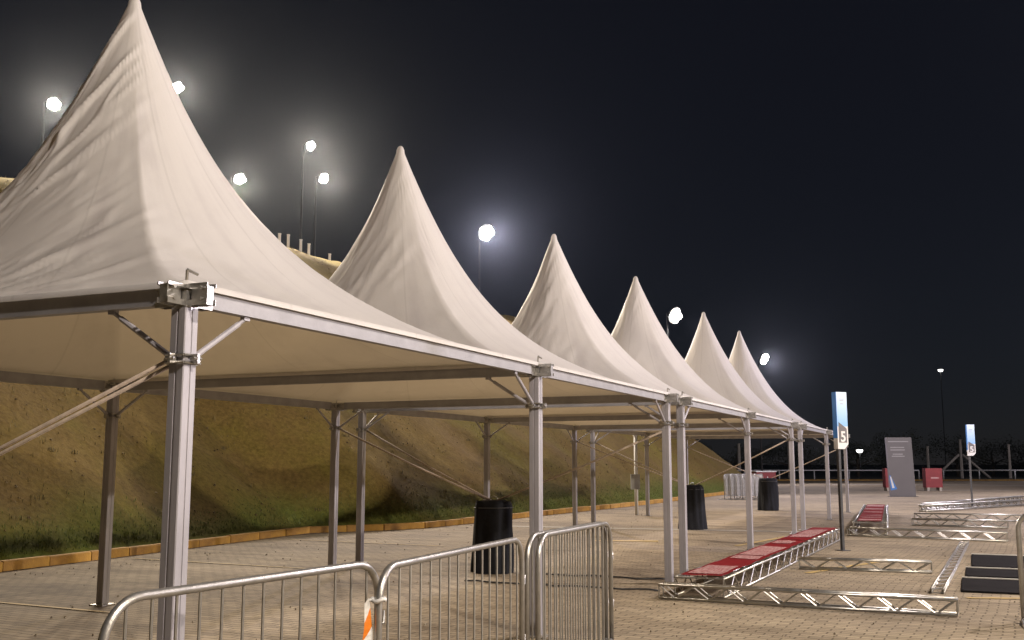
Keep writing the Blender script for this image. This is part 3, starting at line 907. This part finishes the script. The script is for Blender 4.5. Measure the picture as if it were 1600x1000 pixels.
def banner(a, b, w, z, label, panels, bands=False):
    a, b = Vector((a.x, a.y, z)), Vector((b.x, b.y, z)); d = b - a; L = d.length
    Bn = thing('red_banner', label, 'banner', a, math.atan2(d.y, d.x), 'red printed banners lying on the trusses')
    n, m = 40, 6; v, f = [], []
    def zz(x, y): return 0.010 + 0.012 * noise.noise(Vector((x * 2.2, y * 3 + z * 7, a.x)))
    for i in range(n + 1):
        for j in range(m + 1):
            x, y = L * i / n, w * (j / m - .5); v.append((x, y, zz(x, y)))
    for i in range(n):
        for j in range(m): f.append((i * (m + 1) + j, (i + 1) * (m + 1) + j, (i + 1) * (m + 1) + j + 1, i * (m + 1) + j + 1))
    me = bpy.data.meshes.new('sheet'); me.from_pydata(v, [], f); me.materials.append(RED)
    me.polygons.foreach_set('use_smooth', [True] * len(me.polygons)); me.update(); link('sheet', me, Bn)
    for (x0, x1, y0, y1) in panels:
        v, f = [], []; k = 10
        for i in range(k + 1):
            for j in range(5):
                x = x0 + (x1 - x0) * i / k; y = y0 + (y1 - y0) * j / 4; v.append((x, y, zz(x, y) + 0.007))
        for i in range(k):
            for j in range(4): f.append((i * 5 + j, (i + 1) * 5 + j, (i + 1) * 5 + j + 1, i * 5 + j + 1))
        me = bpy.data.meshes.new('print_panel'); me.from_pydata(v, [], f); me.materials.append(PINK); me.update(); link('print_panel', me, Bn)
banner(rw(8.25, -0.725), rw(11.1, -0.77), 0.5, 0.25, 'nearest red banner with pale print, at the near end of the long truss', ((0.15, 1.2, -.2, .2), (2.35, 2.8, -.19, .19)))
banner(rw(11.15, -0.772), rw(14.6, -0.83), 0.5, 0.25, 'middle red banner with the biggest pale print on the long truss', ((0.05, 1.75, -.2, .2), (2.5, 3.1, -.12, .2)))
banner(rw(14.65, -0.832), rw(18.5, -0.9), 0.5, 0.25, 'farthest of three red banners along the long truss', ((0.7, 2.9, -.19, .19),))
banner(rw(20.45, -1.61), rw(24.4, -1.35), 0.52, 0.3, 'red banner with pale bands, near half of the far truss', ((0.3, 0.75, -.24, .24), (1.5, 1.8, -.24, .24), (2.5, 2.75, -.24, .24)))
banner(rw(24.45, -1.345), rw(30.4, -0.96), 0.52, 0.3, 'red banner with pale bands, far half of the far truss', ((0.2, 0.7, -.24, .24), (2.0, 2.8, -.24, .24), (4.2, 5.2, -.24, .24)))

def deck(s0, s1, t0, t1, label):
    c = rw(s0, t1)
    D = thing('stage_deck', label, 'stage deck', c, ROT, 'black stage decks lying at the right edge')
    L, W = s1 - s0, t0 - t1
    MB().box((L / 2, W / 2, 0.014), (L - 0.07, W - 0.06, 0.02)).build('board', DECK, D)
    for (x0, y0, x1, y1) in ((0.04, 0.02, L - .04, 0.02), (0.04, W - .02, L - .04, W - .02)):
        MB().box(((x0 + x1) / 2, y0, 0.016), (x1 - x0 - 0.03, 0.03, 0.026)).build('edge_strip', DECK, D)
    MB().box((L - 0.03, W / 2, 0.02), (0.06, W, 0.034)).build('edge_rail', RAIL, D)
    MB().box((0.018, W / 2, 0.014), (0.03, W, 0.022)).build('edge_strip', DECK, D)
deck(10.05, 11.65, -3.56, -6.2, 'nearest black stage deck with pale rails at the right edge')
deck(11.95, 13.2, -3.60, -6.2, 'middle black stage deck with pale rails at the right edge')
deck(13.5, 15.75, -3.68, -6.2, 'farthest black stage deck with pale rails at the right edge')

# ------------------------------------------------------------------ totem signs on posts
def font_text(txt, size, m, parent, loc, rot, name='numeral'):
    cu = bpy.data.curves.new(name, 'FONT'); cu.body = txt; cu.size = size; cu.extrude = 0.002; cu.offset = size * 0.025
    cu.align_x = 'CENTER'; cu.align_y = 'CENTER'; cu.materials.append(m)
    tmp = bpy.data.objects.new(name, cu); COL.objects.link(tmp)
    me = bpy.data.meshes.new_from_object(tmp.evaluated_get(bpy.context.evaluated_depsgraph_get()))
    bpy.data.objects.remove(tmp)
    o = link(name, me, parent, loc); o.rotation_euler = rot
    return o
def totem(loc, rz, label, num, top=3.06, drop=0.15):
    loc = Vector((loc.x, loc.y, -drop))
    T = thing('post_sign', label, 'sign', loc, rz, 'blue and white numbered post signs')
    MB().box((-0.06, 0, top / 2 - .35), (0.055, 0.055, top - 0.7)).box((-0.06, 0, drop + 0.006), (0.2, 0.2, 0.012)).build('post', DARKSTEEL, T)
    MB().poly_prism([(-0.115, 2.42), (0.145, 2.42), (0.145, top), (-0.115, top)], -0.055, 0.055).build('upper_panel', SIGNFACE, T)
    MB().box((-0.1185, 0, (top + 2.2) / 2), (0.006, 0.108, top - 2.2)).build('side_strip', BLUE, T)
    MB().poly_prism([(-0.1155, 2.0), (-0.02, 2.0), (0.05, 2.0), (0.1455, 2.09), (0.1455, 2.419), (-0.1155, 2.419)], -0.053, 0.053).build('number_panel', WHITE, T)
    MB().poly_prism([(-0.085, 2.12), (0.115, 2.12), (0.115, 2.38), (-0.085, 2.50)], -0.0575, -0.0535).build('slanted_field', SIGNGREY, T)
    font_text(num, 0.27, WHITE, T, (0.015, -0.0605, 2.22), (PI / 2, 0, 0))
    for k, zz in enumerate((2.93, 2.90, 2.84)):
        MB().box((0.015, -0.0565, zz), (0.12 - 0.02 * k, 0.003, 0.012)).build('text_line', SIGNTEXT, T)
    return T
totem(Vector((6.13, 19.4, 0)), 0.48, 'blue and white post sign with number 5 beside the tents', '5')
totem(Vector((16.27, 36.9, 0)), -0.1, 'smaller looking blue and white post sign at the far right', '5', 3.1)

K = thing('totem_sign', 'tall grey totem sign with small lettering in front of the red panels', 'sign', Vector((18.68, 50.2, 0)), -0.1)
MB().poly_prism([(-0.52, 0.02), (0.64, 0.02), (0.55, 2.82), (-0.62, 2.82)], -0.14, 0.14).build('panel', SIGNGREY, K)
MB().box((0.06, 0, 0.01), (1.3, 0.5, 0.02)).build('base', DARKSTEEL, K)
for zz, x0, x1 in ((2.62, -0.55, 0.4), (2.34, -0.45, 0.2), (2.22, -0.45, 0.22), (2.02, -0.35, 0.12), (1.92, -0.4, 0.2)):
    MB().box(((x0 + x1) / 2, -0.1425, zz), (x1 - x0, 0.005, 0.045)).build('text_line', SIGNTEXT, K)
MB().poly_prism([(-0.56, 1.0), (-0.5, 1.0), (-0.22, 0.36), (-0.52, 0.30)], -0.1465, -0.142).build('blue_swoosh', BLUE, K)
MB().poly_prism([(-0.53, 0.95), (-0.48, 0.95), (-0.34, 0.42), (-0.45, 0.40)], -0.149, -0.1468).build('white_swoosh', WHITE, K)

def red_panel(x, y, w, h, label):
    P = thing('red_barrier_panel', label, 'panel', Vector((x, y, 0)), 0.0)
    MB().box((0, 0, 0.2 + (h - .2) / 2), (w, 0.5, h - 0.2)).build('panel', REDBOX, P)
    for sx in (-1, 1): MB().box((sx * (w / 2 - .12), 0, 0.1), (0.14, 0.5, 0.2)).build('foot', CONC_POST, P)
    MB().box((0.05, -0.2525, 0.2 + (h - .2) * 0.5), (w * 0.5, 0.005, 0.08)).build('print_band', PINK, P)
red_panel(21.95, 60.5, 0.8, 1.3, 'narrow red panel showing left of the grey totem sign')
red_panel(24.35, 60.5, 0.95, 1.3, 'wider red panel showing right of the grey totem sign')
R_ = thing('red_box', 'red box standing behind the packed barricades', 'box', Vector((14.1, 58.6, 0)), 0.2)
MB().box((0, 0, 0.55), (1.15, 0.8, 1.1)).build('body', REDBOX, R_)
MB().box((0, 0, 1.125), (1.22, 0.88, 0.05)).build('lid', WHITE, R_)

# post with electric box
E_ = thing('utility_post', 'slim pale post with a grey electric box near the kerb', 'post', Vector((3.85, 32.4, 0)), 0.0)
MB().sweep([(0, 0, 0), (0, 0, 2.42)], 0.055, 10).build('post', WHITE, E_, True)
MB().box((-0.04, -0.11, 1.02), (0.27, 0.11, 0.46)).build('electric_box', EBOX, E_)
MB().box((0, 0, 2.44), (0.14, 0.14, 0.03)).build('cap', WHITE, E_)

# stakes on top of the bank
for k, (s, t, hh) in enumerate(((28.0, 20.3, .5), (28.7, 20.4, .55), (29.4, 20.3, .5), (30.1, 20.4, .5), (31.6, 20.4, .3))):
    b = rw(s, t, bank_z(s, t) - 0.05)
    o = MB().box((0, 0, hh / 2), (0.09, 0.09, hh)).box((0, 0, hh + .015), (0.11, 0.11, 0.03)).build('white_stake', WOODGREY, None, False, b)
    tag(o, ('leftmost', 'second from left', 'middle', 'second from right', 'shortest and rightmost')[k] + ' of the white stakes on the bank crest', 'stake', 'white stakes along the crest of the bank')

# ------------------------------------------------------------------ flood lamps
def flood_mast(name, label, head, base_z, aim, power, col, arm=0.45, lens=0.2, group='lit floodlight masts', cone=160, heads=1, armdir=None, soft=0.2):
    """a tapered pole, an arm and a lit flood head; head = world position of the lens"""
    head = Vector(head)
    ad = Vector(armdir) if armdir else Vector((RY, -RX, 0))
    ad = ad.normalized()
    foot = Vector((head.x, head.y, base_z)) - ad * arm
    T = thing(name, label, 'floodlight', foot, 0, group)
    hgt = head.z + 0.15 - base_z
    MB().sweep([(0, 0, -0.3), (0, 0, hgt * .5), (0, 0, hgt)], 0.06, 10, True, [0.07, 0.055, 0.04]).build('pole', POLE, T, True)
    hl = head - foot
    MB().sweep([(0, 0, hgt - 0.06), (ad.x * arm * .5, ad.y * arm * .5, hgt + 0.05), (hl.x, hl.y, hl.z + 0.14)], 0.03, 8).build('arm', POLE, T, True)
    d = (Vector(aim) - head).normalized()
    rot = d.to_track_quat('Z', 'Y').to_matrix()
    q = MB()
    q.sweep([hl - d * 0.10, hl - d * 0.05, hl - d * 0.012], lens * 1.1, 20, True, [lens * 0.55, lens * 1.05, lens * 1.15])
    q.box(hl - d * 0.16, (0.16, 0.16, 0.14), rot)
    q.build('housing', DARKSTEEL, T)
    rr = random.Random(int(head.x * 97 + head.y * 31))
    bulbs = [(0, 0, 0.62)] + [(0.62 * math.cos(x), 0.62 * math.sin(x), rr.uniform(0.34, 0.5)) for x in [k * 2 * PI / 5 + rr.uniform(-.3, .3) for k in range(5)]]
    for bx, by, br in bulbs:
        q = MB(); m = 5; n = 14; R_b = lens * br; c0 = hl + rot @ Vector((bx * lens, by * lens, 0.0))
        for j in range(m):
            a = PI / 2 * j / m
            for k in range(n):
                u = 2 * PI * k / n
                q.v.append(c0 + rot @ Vector((R_b * math.cos(a) * math.cos(u), R_b * math.cos(a) * math.sin(u), R_b * math.sin(a))))
        q.v.append(c0 + d * R_b)
        for j in range(m - 1):
            for k in range(n):
                k2 = (k + 1) % n; q.f.append((j * n + k, j * n + k2, (j + 1) * n + k2, (j + 1) * n + k))
        for k in range(n): q.f.append(((m - 1) * n + k, (m - 1) * n + (k + 1) % n, m * n))
        q.build('bulb', LENS, T, True)
    ld = bpy.data.lights.new('flood_light', 'SPOT'); ld.energy = power; ld.color = col
    ld.spot_size = math.radians(cone); ld.spot_blend = 0.6; ld.shadow_soft_size = soft
    lo = bpy.data.objects.new('flood_light', ld); COL.objects.link(lo); lo.parent = T
    lo.location = hl + d * (lens + 0.03 + soft)
    lo.rotation_euler = d.to_track_quat('-Z', 'Y').to_euler()
    return T
WARM = (1.0, 0.87, 0.75); NEUT = (1.0, 0.85, 0.67); COOL = (0.95, 0.87, 1.0)
# masts in the picture, on the bank
def on_bank(s, t, z, aim_s, aim_t, label, pw, lens, col=NEUT):
    h = rw(s, t, z)
    flood_mast('floodlight_mast', label, h, bank_z(s, t + .45), rw(aim_s, aim_t, 0), pw, col, 0.45, lens, cone=95)
on_bank(21.15, 25.0, 14.06, 8, -4, 'floodlight left of the nearest tent peak', BACK, 0.22)
on_bank(27.23, 25.0, 16.76, 10, -4, 'floodlight touching the right flank of the nearest tent peak', BACK, 0.22)
on_bank(31.33, 25.0, 13.97, 14, -4, 'floodlight resting on the nearest tent slope halfway down', BACK, 0.24)
on_bank(36.58, 25.0, 17.0, 16, -4, 'upper of two floodlights close together between the first two peaks', BACK, 0.22)
on_bank(37.74, 25.0, 15.65, 22, -4, 'lower of two floodlights close together between the first two peaks', BACK, 0.24)
on_bank(48.3, 21.0, 14.69, 30, -6, 'brightest and biggest floodlight right of the second tent peak', BACK * 1.6, 0.46, COOL)
on_bank(50.07, 10.5, 9.53, 42, -9, 'floodlight between the fourth and fifth tent peaks', BACK * 0.6, 0.42, COOL)
h = rw(76.59, 10.5, 9.59)
flood_mast('floodlight_mast', 'floodlight right of the farthest tent peak', h, 0, rw(70, -9), BACK * 0.6, COOL, 0.45, 0.42)
# lot masts outside the picture; the far-railing and second-row ones are added fill
for s, t, z, col, pw, lb in ((13.0, -8.5, 9.2, (1.0, 0.88, 0.84), KEY, 'floodlight mast in the lot, opposite the second and third tents'),
                             (-2.5, -9.5, 9.2, WARM, KEY * 1.1, 'floodlight mast in the lot, behind the photographer'),
                             (33.0, -9.0, 9.4, COOL, KEY, 'floodlight mast in the lot, opposite the fifth tent'),
                             (54.0, -9.5, 9.4, COOL, KEY, 'floodlight mast in the lot, opposite the far end of the row'),
                             (103.0, -17.0, 9.4, COOL, KEY * 0.6, 'unseen floodlight mast added to light the far railing and posts'),
                             (6.0, -31.0, 9.4, NEUT, KEY * 3.4, 'unseen fill mast added far across the lot, opposite the second tent'),
                             (36.0, -31.0, 9.4, COOL, KEY * 3.4, 'unseen fill mast added far across the lot, opposite the fifth tent')):
    flood_mast('floodlight_mast', lb, rw(s, t, z), 0, rw(s + 1, 3, 0), pw, col, 0.9, 0.35, armdir=rw(s, t + 1) - rw(s, t), cone=160, soft=0.22)
# small far street lamps
def far_lamp(loc, hgt, label, lens):
    T = thing('street_lamp', label, 'street lamp', loc, 0)
    MB().sweep([(0, 0, 0), (0, 0, hgt)], 0.05, 8).build('pole', POLE, T, True)
    MB().sweep([(0, 0, hgt + 0.10), (0, 0, hgt + 0.22)], lens, 14, True, [lens * 1.1, lens * .5]).build('lamp_hood', DARKSTEEL, T)
    q = MB().sweep([(0, 0, hgt - 0.16), (0, 0, hgt - .05), (0, 0, hgt + 0.1)], lens, 14, True, [lens * .5, lens * .9, lens])
    q.build('lamp_glass', LENS_FAR, T, True)
far_lamp(Vector((54.1, 130, 0)), 13.2, 'tiny lit street lamp high above the far right horizon', 0.3)
far_lamp(Vector((33.4, 100, 0)), 2.75, 'low lit lamp behind the railing left of the grey totem sign', 0.3)

# ------------------------------------------------------------------ far fence, posts, trees
def railing(a, b, label):
    a, b = Vector(a), Vector(b); d = b - a; L = d.length
    T = thing('white_railing', label, 'railing', a, math.atan2(d.y, d.x))
    tube('rail', (0, 0, 0.92), (L, 0, 0.92), 0.06, WHITE, T)
    n = int(L / 3)
    for k in range(n + 1):
        tube('post', (L * k / n, 0, 0), (L * k / n, 0, 0.9), 0.06, WHITE, T)
    return T
railing((12, 98, 0), (38.2, 98, 0), 'low white railing along the far edge of the lot left of the totem')
railing((40.5, 98, 0), (64, 98, 0), 'low white railing along the far edge of the lot at the right')
fk = MB().box((0, 0, 0.06), (60, 0.2, 0.12)).build('far_kerb', KERB, None, False, (38, 95.5, 0)); tag(fk, kind='structure')
def cpost(x, y, h, label, brace=False):
    T = thing('concrete_fence_post', label, 'post', Vector((x, y, 0)), 0, 'concrete fence posts beyond the lot')
    MB().sweep([(0, 0, 0), (0, 0, h)], 0.16, 6, True, [0.17, 0.13]).build('post', CONC_POST, T)
    MB().box((0, 0, h + 0.03), (0.3, 0.3, 0.06)).build('cap', CONC_POST, T)
    if brace:
        for sx in (-1, 1):
            tube('brace', (sx * 3.0, 0, 0), (sx * 0.2, 0, h * 0.62), 0.13, CONC_POST, T)
cpost(47.4, 110, 4.0, 'concrete fence post with two slanting braces right of the grey totem', True)
cpost(52.5, 110, 3.5, 'concrete fence post without braces near the right edge')
cpost(40.6, 110, 3.3, 'concrete fence post just left of the grey totem sign')
cpost(43.9, 110, 3.3, 'concrete fence post just right of the grey totem sign')
cpost(26.6, 100, 3.6, 'concrete fence post above the farthest black drum')
cpost(21.8, 100, 3.4, 'concrete fence post above the packed barricades')

def tree(x, y, h, w, label, seed):
    random.seed(seed)
    T = thing('tree', label, 'tree', Vector((x, y, 0)), random.uniform(0, 6), 'dark trees beyond the far fence')
    q = MB().sweep([(0, 0, -0.1), (0.1, 0, h * .35), (0.0, 0.15, h * .75)], 0.2, 8, True, [0.22, 0.15, 0.06])
    for k in range(5):
        a = random.uniform(0, 2 * PI); z0 = h * random.uniform(.25, .55)
        q.sweep([(0.05, 0.03, z0), (math.cos(a) * w * .25, math.sin(a) * w * .25, z0 + h * .15), (math.cos(a) * w * .42, math.sin(a) * w * .42, z0 + h * .22)], 0.06, 6, True, [0.08, 0.05, 0.02])
    q.build('trunk', BARK, T, True)
    v, f = [], []
    cl = [(random.gauss(0, w * .24), random.gauss(0, w * .24), h * random.uniform(.3, .95), random.uniform(.25, .5) * w * .5) for _ in range(16)]
    for k in range(2600):
        cx, cy, cz, cr = random.choice(cl)
        d = Vector((random.gauss(0, 1), random.gauss(0, 1), random.gauss(0, .8))).normalized() * cr * random.random() ** .4
        c = Vector((cx, cy, cz)) + d
        c.z = max(0.3, c.z)
        u = Vector((random.gauss(0, 1), random.gauss(0, 1), random.gauss(0, 1))).normalized(); w_ = u.orthogonal().normalized()
        s = random.uniform(.06, .14); b = len(v)
        v += [tuple(c - u * s), tuple(c + w_ * s * .5), tuple(c + u * s), tuple(c - w_ * s * .5)]; f.append((b, b + 1, b + 2, b + 3))
    me = bpy.data.meshes.new('crown'); me.from_pydata(v, [], f); me.materials.append(LEAF); me.update(); link('crown', me, T)
for k, (x, y, h, w, lb) in enumerate(((40.5, 122, 4.2, 7, 'dark bushy tree behind the left edge of the grey totem'), (46.0, 125, 4.8, 8, 'dark bushy tree behind the braced fence post'),
        (53.0, 124, 4.6, 8, 'dark bushy tree left of the far post sign'), (59.0, 128, 4.0, 8, 'dark bushy tree right of the far post sign'),
        (64.5, 130, 3.6, 8, 'dark bushy tree at the right edge of the horizon'), (34.0, 126, 3.4, 7, 'dark bushy tree behind the low lamp'),
        (27.5, 128, 3.6, 7, 'dark bushy tree seen between the far tent legs'), (21.0, 126, 3.2, 7, 'dark bushy tree above the packed barricades'))):
    tree(x, y, h, w, lb, 40 + k)

# ------------------------------------------------------------------ cables on the paving
def cable(pts, label):
    q = MB().sweep([rw(a, b, 0.016 + 0.004 * math.sin(i * 2.1)) for i, (a, b) in enumerate(pts)], 0.012, 6)
    tag(q.build('cable', DARKSTEEL, None, True), label, 'cable', 'dark cables lying on the paving')
cable([(8.6 + 0.05 * math.sin(k * 1.3), 2.6 - 0.16 * k) for k in range(18)], 'dark cable on the paving leading to the foot of the nearest truss')
cable([(9.85 + 0.07 * math.sin(k * 0.9 + 1), 2.3 - 0.16 * k) for k in range(15)], 'dark cable on the paving passing between the paired tent legs')

# ------------------------------------------------------------------ haze added for the glow round the lamps
hz = MB().box((35, 130, 14.5), (330, 300, 31.0)).mesh('haze', WHITE)
hm = bpy.data.materials.new('lamp_glow_haze'); hm.use_nodes = True
hn = hm.node_tree.nodes; hn.clear()
ho = hn.new('ShaderNodeOutputMaterial'); hv = hn.new('ShaderNodeVolumePrincipled')
hv.inputs['Color'].default_value = (0.8, 0.88, 1.0, 1); hv.inputs['Density'].default_value = 0.00012; hv.inputs['Anisotropy'].default_value = 0.93
hm.node_tree.links.new(hv.outputs[0], ho.inputs['Volume'])
hz.materials.clear(); hz.materials.append(hm)
tag(link('haze', hz), 'thin haze added over the whole lot to make the lamps glow', 'haze', kind='stuff')
